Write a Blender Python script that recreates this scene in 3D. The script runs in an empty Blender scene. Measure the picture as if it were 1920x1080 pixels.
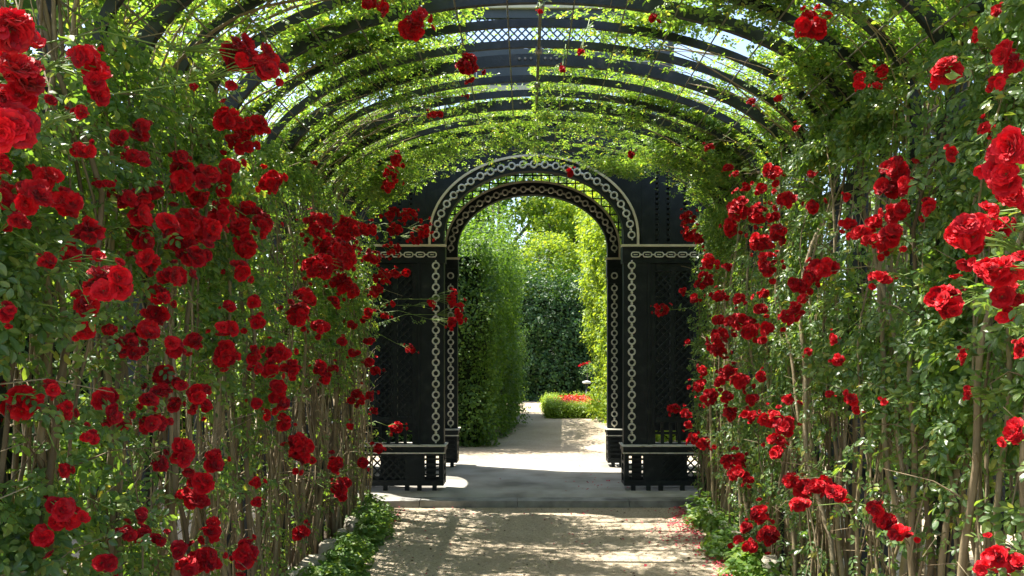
import bpy, math, random
import numpy as np
from mathutils import Vector, Matrix

random.seed(7); rng = np.random.default_rng(7)
PI = math.pi
sc = bpy.context.scene
col = sc.collection

# ------------------------------------------------------------------ camera
CX, CZ, F = -0.085, 1.6, 1500.0
VX, VY = 986.0, 652.0            # vanishing point of the tunnel in the 1920 x 1080 frame
cam_d = bpy.data.cameras.new('camera'); cam = bpy.data.objects.new('camera', cam_d); col.objects.link(cam)
cam.location = (CX, 0, CZ); cam.rotation_euler = (PI/2, 0, 0)
cam_d.sensor_width = 36; cam_d.lens = F/1920*36
cam_d.shift_x = -(VX-960)/1920; cam_d.shift_y = (VY-540)/1920
cam_d.clip_start = 0.05; cam_d.clip_end = 1000
sc.camera = cam

# ------------------------------------------------------------------ light
SUN = Vector((-0.44, 0.19, 1.0)).normalized()      # direction towards the sun
sun_elev = math.asin(SUN.z); sun_az = math.atan2(SUN.x, SUN.y)
world = bpy.data.worlds.new('World'); sc.world = world; world.use_nodes = True
wn = world.node_tree.nodes; wl = world.node_tree.links
sky = wn.new('ShaderNodeTexSky'); sky.sky_type = 'NISHITA'; sky.sun_disc = False
sky.sun_elevation = sun_elev; sky.sun_rotation = sun_az; sky.dust_density = 2.0; sky.air_density = 1.0
wl.new(sky.outputs[0], wn['Background'].inputs[0]); wn['Background'].inputs[1].default_value = 0.15
sd = bpy.data.lights.new('sun', 'SUN'); sd.energy = 5.0; sd.angle = math.radians(0.5); sd.color = (1.0, 0.95, 0.86)
so = bpy.data.objects.new('sun', sd); col.objects.link(so)
so.rotation_euler = (-SUN).to_track_quat('-Z', 'Y').to_euler()
sc.view_settings.view_transform = 'Standard'; sc.view_settings.look = 'None'
sc.view_settings.exposure = 1.48; sc.view_settings.gamma = 1.0
sc.cycles.max_bounces = 10; sc.cycles.diffuse_bounces = 7; sc.cycles.transmission_bounces = 7; sc.cycles.transparent_max_bounces = 8

# ------------------------------------------------------------------ materials
def mat(name, color=(.5,.5,.5), rough=.5, metal=0, spec=.5):
    m = bpy.data.materials.new(name); m.use_nodes = True
    p = m.node_tree.nodes['Principled BSDF']
    p.inputs['Base Color'].default_value = (*color, 1); p.inputs['Roughness'].default_value = rough
    p.inputs['Metallic'].default_value = metal; p.inputs['Specular IOR Level'].default_value = spec
    return m

def ramp(nt, stops):
    r = nt.nodes.new('ShaderNodeValToRGB'); e = r.color_ramp.elements
    while len(e) < len(stops): e.new(0.5)
    for k, (p, c) in enumerate(stops): e[k].position = p; e[k].color = (*c, 1)
    return r

def noise_mat(name, stops, scale=5, rough=.8, bump=.2, bscale=60, detail=6, spec=.3, dist=.02):
    m = mat(name, rough=rough, spec=spec); nt = m.node_tree; p = nt.nodes['Principled BSDF']
    g = nt.nodes.new('ShaderNodeNewGeometry')
    n = nt.nodes.new('ShaderNodeTexNoise'); n.inputs['Scale'].default_value = scale; n.inputs['Detail'].default_value = detail
    nt.links.new(g.outputs['Position'], n.inputs['Vector'])
    r = ramp(nt, stops); nt.links.new(n.outputs['Fac'], r.inputs['Fac']); nt.links.new(r.outputs['Color'], p.inputs['Base Color'])
    if bump:
        n2 = nt.nodes.new('ShaderNodeTexNoise'); n2.inputs['Scale'].default_value = bscale; n2.inputs['Detail'].default_value = 4
        nt.links.new(g.outputs['Position'], n2.inputs['Vector'])
        b = nt.nodes.new('ShaderNodeBump'); b.inputs['Strength'].default_value = bump; b.inputs['Distance'].default_value = dist
        nt.links.new(n2.outputs['Fac'], b.inputs['Height']); nt.links.new(b.outputs['Normal'], p.inputs['Normal'])
    return m

def leaf_mat(name, stops, trans, tfac=.4, rough=.45, spec=.5):
    """leaf: glossy surface plus light coming through; every leaflet gets its own tone"""
    m = mat(name, rough=rough, spec=spec); nt = m.node_tree; p = nt.nodes['Principled BSDF']
    g = nt.nodes.new('ShaderNodeNewGeometry')
    r = ramp(nt, stops); nt.links.new(g.outputs['Random Per Island'], r.inputs['Fac'])
    nt.links.new(r.outputs['Color'], p.inputs['Base Color'])
    t = nt.nodes.new('ShaderNodeBsdfTranslucent')
    r2 = ramp(nt, trans); nt.links.new(g.outputs['Random Per Island'], r2.inputs['Fac']); nt.links.new(r2.outputs['Color'], t.inputs['Color'])
    mx = nt.nodes.new('ShaderNodeMixShader'); mx.inputs[0].default_value = tfac
    nt.links.new(p.outputs[0], mx.inputs[1]); nt.links.new(t.outputs[0], mx.inputs[2])
    nt.links.new(mx.outputs[0], nt.nodes['Material Output'].inputs['Surface'])
    return m

def island_mat(name, stops, rough=.8, bump=.3, bscale=40, spec=.3):
    m = mat(name, rough=rough, spec=spec); nt = m.node_tree; p = nt.nodes['Principled BSDF']
    g = nt.nodes.new('ShaderNodeNewGeometry'); r = ramp(nt, stops)
    n = nt.nodes.new('ShaderNodeTexNoise'); n.inputs['Scale'].default_value = 9; n.inputs['Detail'].default_value = 5
    nt.links.new(g.outputs['Position'], n.inputs['Vector'])
    a = nt.nodes.new('ShaderNodeMath'); a.operation = 'MULTIPLY_ADD'; a.inputs[1].default_value = .5; 
    nt.links.new(g.outputs['Random Per Island'], a.inputs[0])
    h = nt.nodes.new('ShaderNodeMath'); h.operation = 'MULTIPLY'; h.inputs[1].default_value = .5; nt.links.new(n.outputs['Fac'], h.inputs[0])
    nt.links.new(h.outputs[0], a.inputs[2]); nt.links.new(a.outputs[0], r.inputs['Fac'])
    nt.links.new(r.outputs['Color'], p.inputs['Base Color'])
    n2 = nt.nodes.new('ShaderNodeTexNoise'); n2.inputs['Scale'].default_value = bscale
    nt.links.new(g.outputs['Position'], n2.inputs['Vector'])
    b = nt.nodes.new('ShaderNodeBump'); b.inputs['Strength'].default_value = bump; b.inputs['Distance'].default_value = .01
    nt.links.new(n2.outputs['Fac'], b.inputs['Height']); nt.links.new(b.outputs['Normal'], p.inputs['Normal'])
    return m

M = {}
M['rose_leaf'] = leaf_mat('rose leaf', [(0,(.05,.105,.045)),(.35,(.10,.18,.07)),(.7,(.15,.24,.09)),(.93,(.21,.29,.09)),(1,(.36,.36,.08))],
                          [(0,(.20,.38,.03)),(.6,(.38,.60,.045)),(.92,(.52,.66,.05)),(1,(.68,.56,.05))], .46, .34, .65)
M['hedge_leaf'] = leaf_mat('hornbeam leaf', [(0,(.025,.07,.012)),(.5,(.055,.13,.018)),(1,(.11,.20,.025))],
                          [(0,(.16,.34,.02)),(1,(.36,.56,.04))], .35, .5)
M['dark_leaf'] = leaf_mat('shaded hedge leaf', [(0,(.015,.05,.013)),(.6,(.034,.09,.018)),(1,(.07,.15,.024))],  # darker leaf tone paints in the shade on the end hedge
                          [(0,(.07,.2,.015)),(1,(.16,.34,.02))], .25, .5)
M['lime_leaf'] = leaf_mat('sunlit hornbeam leaf', [(0,(.08,.17,.015)),(.5,(.15,.25,.02)),(1,(.24,.33,.03))],  # yellow-green tone paints sun and backlight into the leaves
                          [(0,(.34,.52,.02)),(1,(.6,.68,.04))], .45, .5)
M['tree_leaf'] = leaf_mat('tree leaf', [(0,(.03,.075,.02)),(.5,(.06,.12,.03)),(1,(.10,.17,.04))],
                          [(0,(.16,.30,.04)),(1,(.34,.48,.06))], .35, .5)
M['weed_leaf'] = leaf_mat('low plant leaf', [(0,(.05,.12,.02)),(.6,(.10,.2,.03)),(1,(.2,.28,.05))],
                          [(0,(.2,.4,.03)),(1,(.4,.55,.05))], .4, .5)
M['box_leaf'] = leaf_mat('box leaf', [(0,(.10,.20,.015)),(1,(.22,.33,.02))], [(0,(.35,.55,.02)),(1,(.6,.72,.03))], .35, .45)
M['cane'] = island_mat('cane bark', [(0,(.07,.05,.03)),(.3,(.15,.11,.065)),(.55,(.26,.20,.12)),(.8,(.38,.31,.2)),(1,(.16,.20,.07))])
M['shoot'] = mat('green shoot', (.17,.25,.05), .5)
M['bark'] = island_mat('tree bark', [(0,(.05,.04,.03)),(1,(.16,.13,.1))], bump=.5)
M['iron'] = noise_mat('dark painted iron', [(.3,(.012,.016,.018)),(.6,(.022,.027,.030)),(.75,(.050,.050,.046))], 14, .5, .15, 50, spec=.35)
M['rod'] = noise_mat('weathered rod', [(.3,(.10,.09,.075)),(.7,(.26,.24,.20))], 25, .4, 0, spec=.5)
M['beam'] = noise_mat('grey painted beam', [(.3,(.10,.105,.11)),(.7,(.17,.175,.18))], 8, .6, .15)
M['timber'] = noise_mat('black green painted timber', [(.3,(.004,.007,.008)),(.55,(.009,.014,.015)),(.68,(.020,.025,.024)),(.8,(.045,.046,.040))], 9, .55, .15, 35, spec=.28)
M['cream'] = noise_mat('cream moulding paint', [(.3,(.60,.52,.36)),(.7,(.72,.64,.48))], 8, .45, .05)
M['chain'] = noise_mat('pale ring paint', [(.3,(.36,.33,.26)),(.45,(.60,.57,.48)),(.7,(.74,.71,.62))], 16, .5, .05)
M['grey'] = noise_mat('grey attic paint', [(.3,(.055,.065,.075)),(.7,(.09,.10,.115))], 6, .5, .05)
M['white'] = mat('off white line', (.6,.6,.58), .5)
M['stone'] = island_mat('kerb stone', [(0,(.25,.22,.17)),(1,(.48,.44,.35))], bump=.6, bscale=25)
M['petal_loose'] = island_mat('fallen petal', [(0,(.30,.01,.025)),(.5,(.5,.03,.06)),(1,(.62,.15,.18))], .6, .05)
M['litter'] = island_mat('dry leaf', [(0,(.04,.025,.015)),(1,(.16,.10,.05))], .8, .1)

def rose_material():
    m = mat('red rose petal', (.5,.004,.01), .55, 0, .25); nt = m.node_tree; p = nt.nodes['Principled BSDF']
    oi = nt.nodes.new('ShaderNodeObjectInfo'); g = nt.nodes.new('ShaderNodeNewGeometry')
    a = nt.nodes.new('ShaderNodeMath'); a.operation = 'MULTIPLY_ADD'; a.inputs[1].default_value = .35
    nt.links.new(g.outputs['Random Per Island'], a.inputs[0])
    h = nt.nodes.new('ShaderNodeMath'); h.operation = 'MULTIPLY'; h.inputs[1].default_value = .65
    nt.links.new(oi.outputs['Random'], h.inputs[0]); nt.links.new(h.outputs[0], a.inputs[2])
    r = ramp(nt, [(0,(.17,.0008,.008)),(.12,(.36,.001,.01)),(.45,(.58,.0015,.010)),(.85,(.74,.003,.012)),(1,(.80,.012,.035))])
    nt.links.new(a.outputs[0], r.inputs['Fac']); nt.links.new(r.outputs['Color'], p.inputs['Base Color'])
    p.inputs['Sheen Weight'].default_value = .08
    t = nt.nodes.new('ShaderNodeBsdfTranslucent'); nt.links.new(r.outputs['Color'], t.inputs['Color'])
    mx = nt.nodes.new('ShaderNodeMixShader'); mx.inputs[0].default_value = .16
    nt.links.new(p.outputs[0], mx.inputs[1]); nt.links.new(t.outputs[0], mx.inputs[2])
    nt.links.new(mx.outputs[0], nt.nodes['Material Output'].inputs['Surface'])
    return m
M['rose'] = rose_material()

def gravel_material():
    m = mat('beige packed gravel', rough=.95, spec=.15); nt = m.node_tree; p = nt.nodes['Principled BSDF']
    g = nt.nodes.new('ShaderNodeNewGeometry'); L = nt.links.new
    def noise(s, d=8, rgh=.6):
        n = nt.nodes.new('ShaderNodeTexNoise'); n.inputs['Scale'].default_value = s; n.inputs['Detail'].default_value = d
        n.inputs['Roughness'].default_value = rgh; L(g.outputs['Position'], n.inputs['Vector']); return n
    big = ramp(nt, [(.3,(.36,.295,.21)),(.55,(.46,.385,.28)),(.75,(.53,.455,.345))]); L(noise(.9).outputs['Fac'], big.inputs['Fac'])
    v = nt.nodes.new('ShaderNodeTexVoronoi'); v.inputs['Scale'].default_value = 90; L(g.outputs['Position'], v.inputs['Vector'])
    bw = nt.nodes.new('ShaderNodeRGBToBW'); L(v.outputs['Color'], bw.inputs[0])
    sp = ramp(nt, [(0,(.62,.60,.57)),(.5,(.95,.95,.95)),(1,(1.25,1.22,1.18))]); L(bw.outputs[0], sp.inputs['Fac'])
    mu = nt.nodes.new('ShaderNodeMix'); mu.data_type = 'RGBA'; mu.blend_type = 'MULTIPLY'; mu.inputs[0].default_value = .8
    L(big.outputs['Color'], mu.inputs[6]); L(sp.outputs['Color'], mu.inputs[7]); L(mu.outputs[2], p.inputs['Base Color'])
    b = nt.nodes.new('ShaderNodeBump'); b.inputs['Strength'].default_value = .5; b.inputs['Distance'].default_value = .008
    L(v.outputs['Distance'], b.inputs['Height'])
    b2 = nt.nodes.new('ShaderNodeBump'); b2.inputs['Strength'].default_value = .5; b2.inputs['Distance'].default_value = .05
    L(noise(4).outputs['Fac'], b2.inputs['Height']); L(b.outputs['Normal'], b2.inputs['Normal']); L(b2.outputs['Normal'], p.inputs['Normal'])
    return m
M['gravel'] = gravel_material()
M['concrete'] = noise_mat('worn concrete', [(.3,(.20,.185,.155)),(.45,(.33,.31,.265)),(.6,(.42,.40,.35)),(.75,(.47,.45,.40))], 2.2, .85, .25, 70, 8, dist=.004)
M['kerb'] = noise_mat('shade toned kerb', [(.3,(.13,.125,.11)),(.5,(.26,.255,.235)),(.7,(.36,.35,.32))], 5, .85, .3, 60, 8, dist=.004)  # darker than the paving: shade on the riser put into the colour
M['lawn'] = noise_mat('lawn ground', [(.3,(.05,.09,.02)),(.7,(.10,.15,.04))], 3, .9, .4, 40)
M['soil'] = noise_mat('dark bed soil', [(.3,(.05,.037,.025)),(.7,(.13,.10,.07))], 12, .95, .8, 45, dist=.03)
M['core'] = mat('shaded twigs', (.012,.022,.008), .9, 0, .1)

# ------------------------------------------------------------------ scene helpers
def mesh_np(name, V, Fl, n, m, smooth=False, midx=None):
    """V (N,3); Fl (K,n) index array of equal-size faces (or a list of such arrays)"""
    groups = Fl if isinstance(Fl, list) else [Fl]
    me = bpy.data.meshes.new(name)
    V = np.asarray(V, dtype=np.float32)
    me.vertices.add(len(V)); me.vertices.foreach_set('co', V.ravel())
    idx = np.concatenate([g.ravel() for g in groups]).astype(np.int32)
    tot = np.concatenate([np.full(len(g), g.shape[1]) for g in groups]).astype(np.int32)
    start = np.concatenate([[0], np.cumsum(tot)[:-1]]).astype(np.int32)
    me.loops.add(len(idx)); me.loops.foreach_set('vertex_index', idx)
    me.polygons.add(len(tot)); me.polygons.foreach_set('loop_start', start); me.polygons.foreach_set('loop_total', tot)
    me.polygons.foreach_set('use_smooth', np.full(len(tot), smooth))
    for x in (m if isinstance(m, list) else [m]): me.materials.append(x)
    if midx is not None: me.polygons.foreach_set('material_index', midx.astype(np.int32))
    me.update(calc_edges=True); me.validate()
    return me

def empty(name, label, cat, loc=(0,0,0), group=None):
    o = bpy.data.objects.new(name, None); col.objects.link(o); o.location = loc; o.empty_display_size = .1
    o['label'] = label; o['category'] = cat
    if group: o['group'] = group
    return o
def tag(o, label, cat, group=None):
    o['label'] = label; o['category'] = cat
    if group: o['group'] = group
    return o
def link(name, me, parent=None, world_coords=True):
    o = bpy.data.objects.new(name, me); col.objects.link(o)
    if parent is not None:
        o.parent = parent
        if world_coords:
            off = Vector((0,0,0)); q = parent
            while q is not None: off += Vector(q.location); q = q.parent
            o.location = -off
    return o
def struct(name, me, kind='structure', label=None):
    o = link(name, me); o['kind'] = kind
    if label: o['label'] = label
    return o

class MB:
    """collects boxes, prisms and tubes into one mesh"""
    def __init__(s): s.v = []; s.f = []
    def add(s, V, Fs):
        b = len(s.v); s.v += [tuple(map(float, p)) for p in V]; s.f += [tuple(b+i for i in f) for f in Fs]
    def box(s, x0, x1, y0, y1, z0, z1):
        s.add([(x0,y0,z0),(x1,y0,z0),(x1,y1,z0),(x0,y1,z0),(x0,y0,z1),(x1,y0,z1),(x1,y1,z1),(x0,y1,z1)],
              [(3,2,1,0),(4,5,6,7),(0,1,5,4),(1,2,6,5),(2,3,7,6),(3,0,4,7)])
    def bar(s, p, q, w, t, up=(0,1,0)):
        """flat bar from p to q, t thick along `up`, w wide across"""
        p, q = Vector(p), Vector(q); d = (q-p).normalized(); u = Vector(up); a = d.cross(u).normalized()*w/2; u = u*t/2
        V = [p-a-u, p+a-u, p+a+u, p-a+u, q-a-u, q+a-u, q+a+u, q-a+u]
        s.add(V, [(3,2,1,0),(4,5,6,7),(0,1,5,4),(1,2,6,5),(2,3,7,6),(3,0,4,7)])
    def tube(s, pts, rad, n=6, closed=False):
        pts = [Vector(p) for p in pts]; N = len(pts)
        R = rad if isinstance(rad, (list, tuple)) else [rad]*N
        ref = None; rings = []
        for i in range(N):
            if closed: d = pts[(i+1) % N]-pts[i-1]
            else: d = pts[min(i+1, N-1)]-pts[max(i-1, 0)]
            d.normalize()
            if ref is None: ref = Vector((0,0,1)) if abs(d.z) < .8 else Vector((1,0,0))
            a = d.cross(ref).normalized(); b = a.cross(d).normalized(); ref = b
            rings.append([pts[i]+(a*math.cos(2*PI*k/n)+b*math.sin(2*PI*k/n))*R[i] for k in range(n)])
        V = [p for r in rings for p in r]; Fs = []
        for i in range(N if closed else N-1):
            j = (i+1) % N
            for k in range(n): Fs.append((i*n+k, i*n+(k+1) % n, j*n+(k+1) % n, j*n+k))
        if not closed: Fs += [tuple(range(n-1, -1, -1)), tuple((N-1)*n+k for k in range(n))]
        s.add(V, Fs)
    def band(s, outer, inner, y0, y1):
        """solid strip between two polylines of (x,z), extruded from y0 to y1"""
        n = len(outer); V = []
        for (x, z), (a, b) in zip(outer, inner): V += [(x,y0,z),(a,y0,b),(a,y1,b),(x,y1,z)]
        Fs = []
        for i in range(n-1):
            b, c = 4*i, 4*i+4
            for k in range(4): Fs.append((b+k, b+(k+1) % 4, c+(k+1) % 4, c+k))
        Fs += [(3,2,1,0), tuple(4*(n-1)+k for k in range(4))]
        s.add(V, Fs)
    def mesh(s, name, m, smooth=False):
        me = bpy.data.meshes.new(name); me.from_pydata(s.v, [], s.f); me.materials.append(m)
        if smooth: me.polygons.foreach_set('use_smooth', [True]*len(me.polygons))
        me.update(); return me
    def obj(s, name, m, parent=None, smooth=False): return link(name, s.mesh(name, m, smooth), parent)

def wob(P, seed, f=1.0):
    """cheap smooth noise, about -1..1"""
    r = np.random.default_rng(seed); o = np.zeros(len(P))
    for k in range(7):
        w = r.normal(size=3)*f*(1+.5*k); o += np.sin(P @ w + r.uniform(0, 6.28))/(1+.35*k)
    return o/2.6

def rand_rot(n, normals=None, spread=1.0, droop=None, r=rng):
    """n orthonormal frames (n,3,3): columns are leaf length, leaf width, leaf normal"""
    N = normals + r.normal(size=(n,3))*spread; N /= np.linalg.norm(N, axis=1, keepdims=True)
    L = r.normal(size=(n,3)) + (droop if droop is not None else 0)
    L -= (L*N).sum(1, keepdims=True)*N; L /= np.linalg.norm(L, axis=1, keepdims=True)
    return np.stack([L, np.cross(N, L), N], axis=2)

def stamp(T, Fs, P, R, S):
    """copies of template T (k,3) with faces Fs placed at P with frames R and sizes S"""
    n, k = len(P), len(T)
    V = np.einsum('nij,kj->nki', R*S[:,None,None], T) + P[:,None,:]
    off = (np.arange(n)*k)[:,None,None]
    return V.reshape(-1,3), [ (off+f[None]).reshape(-1, f.shape[1]) for f in Fs ]

# templates: one leaflet, and a rose leaf of five leaflets
def leaflet(detail=True):
    if detail:
        V = np.array([(0,0,0),(.22,.20,.03),(.22,-.20,.03),(.30,0,-.02),(.55,.30,.05),(.55,-.30,.05),(.62,0,-.03),(.84,.17,.01),(.84,-.17,.01),(1,0,-.07)])
        F4 = np.array([(0,3,1,1),(0,2,3,3)]); 
        tris = np.array([(0,3,1),(0,2,3),(7,6,9),(6,8,9)]); quads = np.array([(1,3,6,4),(3,2,5,6),(4,6,7,7)])
        tris = np.array([(0,3,1),(0,2,3),(4,6,7),(6,5,8),(7,6,9),(6,8,9)]); quads = np.array([(1,3,6,4),(3,2,5,6)])
        return V, tris, quads
    V = np.array([(0,0,0),(.45,.27,.05),(.45,-.27,.05),(.5,0,-.03),(1,0,-.05)])
    return V, np.array([(0,3,1),(0,2,3),(1,3,4),(3,2,4)]), None
def compound(detail, seed=0):
    r = np.random.default_rng(seed)
    V0, T0, Q0 = leaflet(detail); Vs, Ts, Qs = [], [], []
    spots = [(1.35,0,0,1.0),(1.05,.06,55,.88),(1.05,-.06,-55,.88),(.5,.05,65,.72),(.5,-.05,-65,.72)]
    for x, y, a, s in spots:
        a = math.radians(a + r.uniform(-12,12)); s *= r.uniform(.9,1.1)
        roll = r.uniform(-.5,.5); c, d = math.cos(a), math.sin(a)
        V = V0*s; V = np.stack([V[:,0], V[:,1]*math.cos(roll)-V[:,2]*math.sin(roll), V[:,1]*math.sin(roll)+V[:,2]*math.cos(roll)], 1)
        V[:,2] -= .22*V[:,0]**2
        V = np.stack([V[:,0]*c-V[:,1]*d+x, V[:,0]*d+V[:,1]*c+y, V[:,2]-.12*x*x], 1)
        b = sum(len(q) for q in Vs); Vs.append(V); Ts.append(T0+b)
        if Q0 is not None: Qs.append(Q0+b)
    return np.concatenate(Vs), [np.concatenate(Ts)] + ([np.concatenate(Qs)] if Qs else [])
COMP_HI = [compound(True, s) for s in range(4)]; COMP_LO = [compound(False, s) for s in range(3)]

def merge(parts):
    """parts: [(V,[F...])] -> one vertex array and a list of face arrays"""
    Vs, Fs, b = [], [], 0
    for V, fl in parts:
        Vs.append(V); Fs += [f+b for f in fl]; b += len(V)
    return np.concatenate(Vs), Fs

def leaves_from(points, normals, sizes, hi, spread=.8, droop=None, r=rng):
    T = COMP_HI if hi else COMP_LO
    pick = r.integers(0, len(T), len(points)); parts = []
    for k, (tv, tf) in enumerate(T):
        q = np.where(pick == k)[0]
        if len(q): parts.append(stamp(tv, tf, points[q], rand_rot(len(q), normals[q], spread, droop, r), sizes[q]))
    return merge(parts)

SIMPLE = (np.array([(0,0,0),(.5,.33,.08),(.5,-.33,.08),(1,0,-.02),(.5,0,0)]), [np.array([(0,4,1),(0,2,4),(1,4,3),(4,2,3)])])

# ------------------------------------------------------------------ tunnel profile
WA, HT, ZS = 1.80, 3.58, 2.77           # half width, apex height, spring height of the arches
BR = HT-ZS
LEG = ZS; ARC = 2.20                    # lengths of leg and of quarter arch
def profile(s, t=0.0):
    """point (|x|, z) at arc length s from the foot; t = offset outwards; also outward normal"""
    s = np.asarray(s, dtype=float)
    u = np.clip((s-LEG)/ARC, 0, 1.0)*PI/2
    x = np.where(s < LEG, WA, WA*np.cos(u)); z = np.where(s < LEG, s, ZS+BR*np.sin(u))
    nx = np.where(s < LEG, 1.0, np.cos(u)/WA); nz = np.where(s < LEG, 0.0, np.sin(u)/BR)
    l = np.sqrt(nx*nx+nz*nz); nx, nz = nx/l, nz/l
    return x+nx*t, z+nz*t, nx, nz

# ------------------------------------------------------------------ setting: ground
def sheet(name, x0, x1, y0, y1, z, m, nx=1, ny=1):
    X, Y = np.meshgrid(np.linspace(x0,x1,nx+1), np.linspace(y0,y1,ny+1)); V = np.stack([X.ravel(), Y.ravel(), np.full(X.size, z)], 1)
    i = np.arange(nx*ny); a = (i//nx)*(nx+1)+i % nx
    return struct(name, mesh_np(name, V, np.stack([a, a+1, a+nx+2, a+nx+1], 1), 4, m))
sheet('ground', -400, 400, -200, 600, -.03, M['lawn'])
sheet('gravel_path', -16, 16, -8, 30, 0, M['gravel'])
for sx in (-1, 1):
    a, b = sorted((sx*1.60, sx*2.15)); sheet('planting_bed', a, b, -1, 8.0, .006, M['soil'])
mb = MB(); xs = np.linspace(-2.6, 2.6, 27)
for i in range(26):
    # front edge is slightly bowed
    y_a = 8.05-.03*math.cos(xs[i]/2.6*PI/2); y_b = 8.05-.03*math.cos(xs[i+1]/2.6*PI/2)
    V = [(xs[i],y_a,0),(xs[i+1],y_b,0),(xs[i+1],10.62,0),(xs[i],10.62,0)]
    V += [(x,y+.25*(j < 2),.088) for j, (x,y,z) in enumerate(V)]
    mb.add(V, [(4,5,6,7),(0,1,5,4)] + ([(3,0,4,7)] if i == 0 else []) + ([(1,2,6,5)] if i == 25 else []) + [(2,3,7,6)])
struct('paving', mb.mesh('paving', M['concrete']))
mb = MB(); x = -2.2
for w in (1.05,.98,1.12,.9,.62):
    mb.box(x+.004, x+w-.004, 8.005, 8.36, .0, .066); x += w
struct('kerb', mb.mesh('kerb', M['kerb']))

# rough edging stones along both beds
def stone_mesh(seed):
    r = random.Random(seed); n = 14; V = []; Fs = []
    L, W_, H = .15, .085, .075
    for j, zz in enumerate((0,.5,.85,1)):
        sc_ = (1,1.0,.93,.72)[j]
        for k in range(n):
            a = 2*PI*k/n; ex = .45
            c, s = math.cos(a), math.sin(a)
            V.append((math.copysign(abs(c)**ex, c)*W_*sc_*r.uniform(.93,1.06), math.copysign(abs(s)**ex, s)*L*sc_*r.uniform(.94,1.05), zz*H*2*r.uniform(.93,1.05)-.02))
    for j in range(3):
        for k in range(n): Fs.append((j*n+k, j*n+(k+1) % n, (j+1)*n+(k+1) % n, (j+1)*n+k))
    Fs.append(tuple(3*n+k for k in range(n)))
    me = bpy.data.meshes.new('edging_stone'); me.from_pydata(V, [], Fs); me.materials.append(M['stone']); me.polygons.foreach_set('use_smooth', [True]*(len(Fs)-1)+[False]); return me
stones = [stone_mesh(s) for s in range(5)]
for sx in (-1, 1):
    y = 3.2
    while y < 7.95:
        o = link('edging_stone', random.choice(stones)); o.location = (sx*(1.60+random.uniform(-.02,.02)), y, 0)
        o.rotation_euler = (random.uniform(-.06,.06), random.uniform(-.06,.06), random.uniform(-.4,.4)); f = random.uniform(.55,.9); o.scale = (f, f, random.uniform(.8,1.1))
        tag(o, 'pale rough edging stone along the foot of the %s rose wall' % ('left' if sx < 0 else 'right'), 'edging stone', 'edging stones of the %s bed' % ('left' if sx < 0 else 'right'))
        y += .36+random.uniform(0,.12)
# ------------------------------------------------------------------ iron rose tunnel
tun = empty('rose_tunnel', 'dark iron rose tunnel of close round-topped hoops over the gravel path', 'pergola', (0, 4, 0))
th = np.linspace(0, PI, 49)
hoop_y = [8.0-.34*k for k in range(24)]
def hoop(y, depth, thick, name='hoop'):
    o_ = [(WA+depth, -.02)] + [((WA+depth)*math.cos(a), ZS+(BR+depth)*math.sin(a)) for a in th] + [(-(WA+depth), -.02)]
    i_ = [(WA, -.02)] + [(WA*math.cos(a), ZS+BR*math.sin(a)) for a in th] + [(-WA, -.02)]
    m = MB(); m.band(o_, i_, y-thick/2, y+thick/2); return m
for k, y in enumerate(hoop_y):
    if y < .2: continue
    main = k % 3 == 1
    o = hoop(y, .080 if main else .050, .034 if main else .022).obj('hoop', M['iron'], tun)
    if main:
        for dx in (-.13,-.09,-.05,.05,.09,.13):
            b = MB(); z = ZS+BR*math.sqrt(1-(dx/WA)**2)+.045
            b.tube([(dx,y-.030,z),(dx,y-.012,z)], .009, 6); b.obj('bolt', M['rod'], o)
s_all = np.arange(.12, LEG+ARC-.05, .235)
for sx in (-1, 1):
    for s in s_all:
        x, z, nx, nz = profile(s, .004); m = MB()
        m.tube([(sx*x, .2, z), (sx*x, 8.03, z)], .0052, 6); m.obj('rod', M['rod'], tun, True)
m = MB(); m.tube([(0.0,.2,HT-.012),(0.0,8.03,HT-.012)], .011, 8); m.obj('ridge_rod', M['rod'], tun, True)
for k, y in enumerate(hoop_y):
    if y > .3 and k % 2 == 0:
        m = MB(); m.box(-.022,.022,y-.03,y+.03,HT-.032,HT-.004); m.obj('clamp', M['rod'], tun)
for sx in (-1, 1):
    a, b = sorted((sx*(WA+.055), sx*(WA+.10)))
    m = MB(); m.box(a, b, .2, 8.03, 2.50, 2.60); m.obj('side_beam', M['beam'], tun)
    m = MB(); m.box(a, b, .2, 8.03, .86, .91); m.obj('side_beam', M['iron'], tun)
    for k, y in enumerate(hoop_y):
        if k % 3 == 1 and y > .3:
            m = MB(); a2, b2 = sorted((sx*(WA-.03), sx*(WA+.05))); m.box(a2, b2, y-.035, y+.035, -.02, 2.62); m.obj('post', M['iron'], tun)

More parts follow.
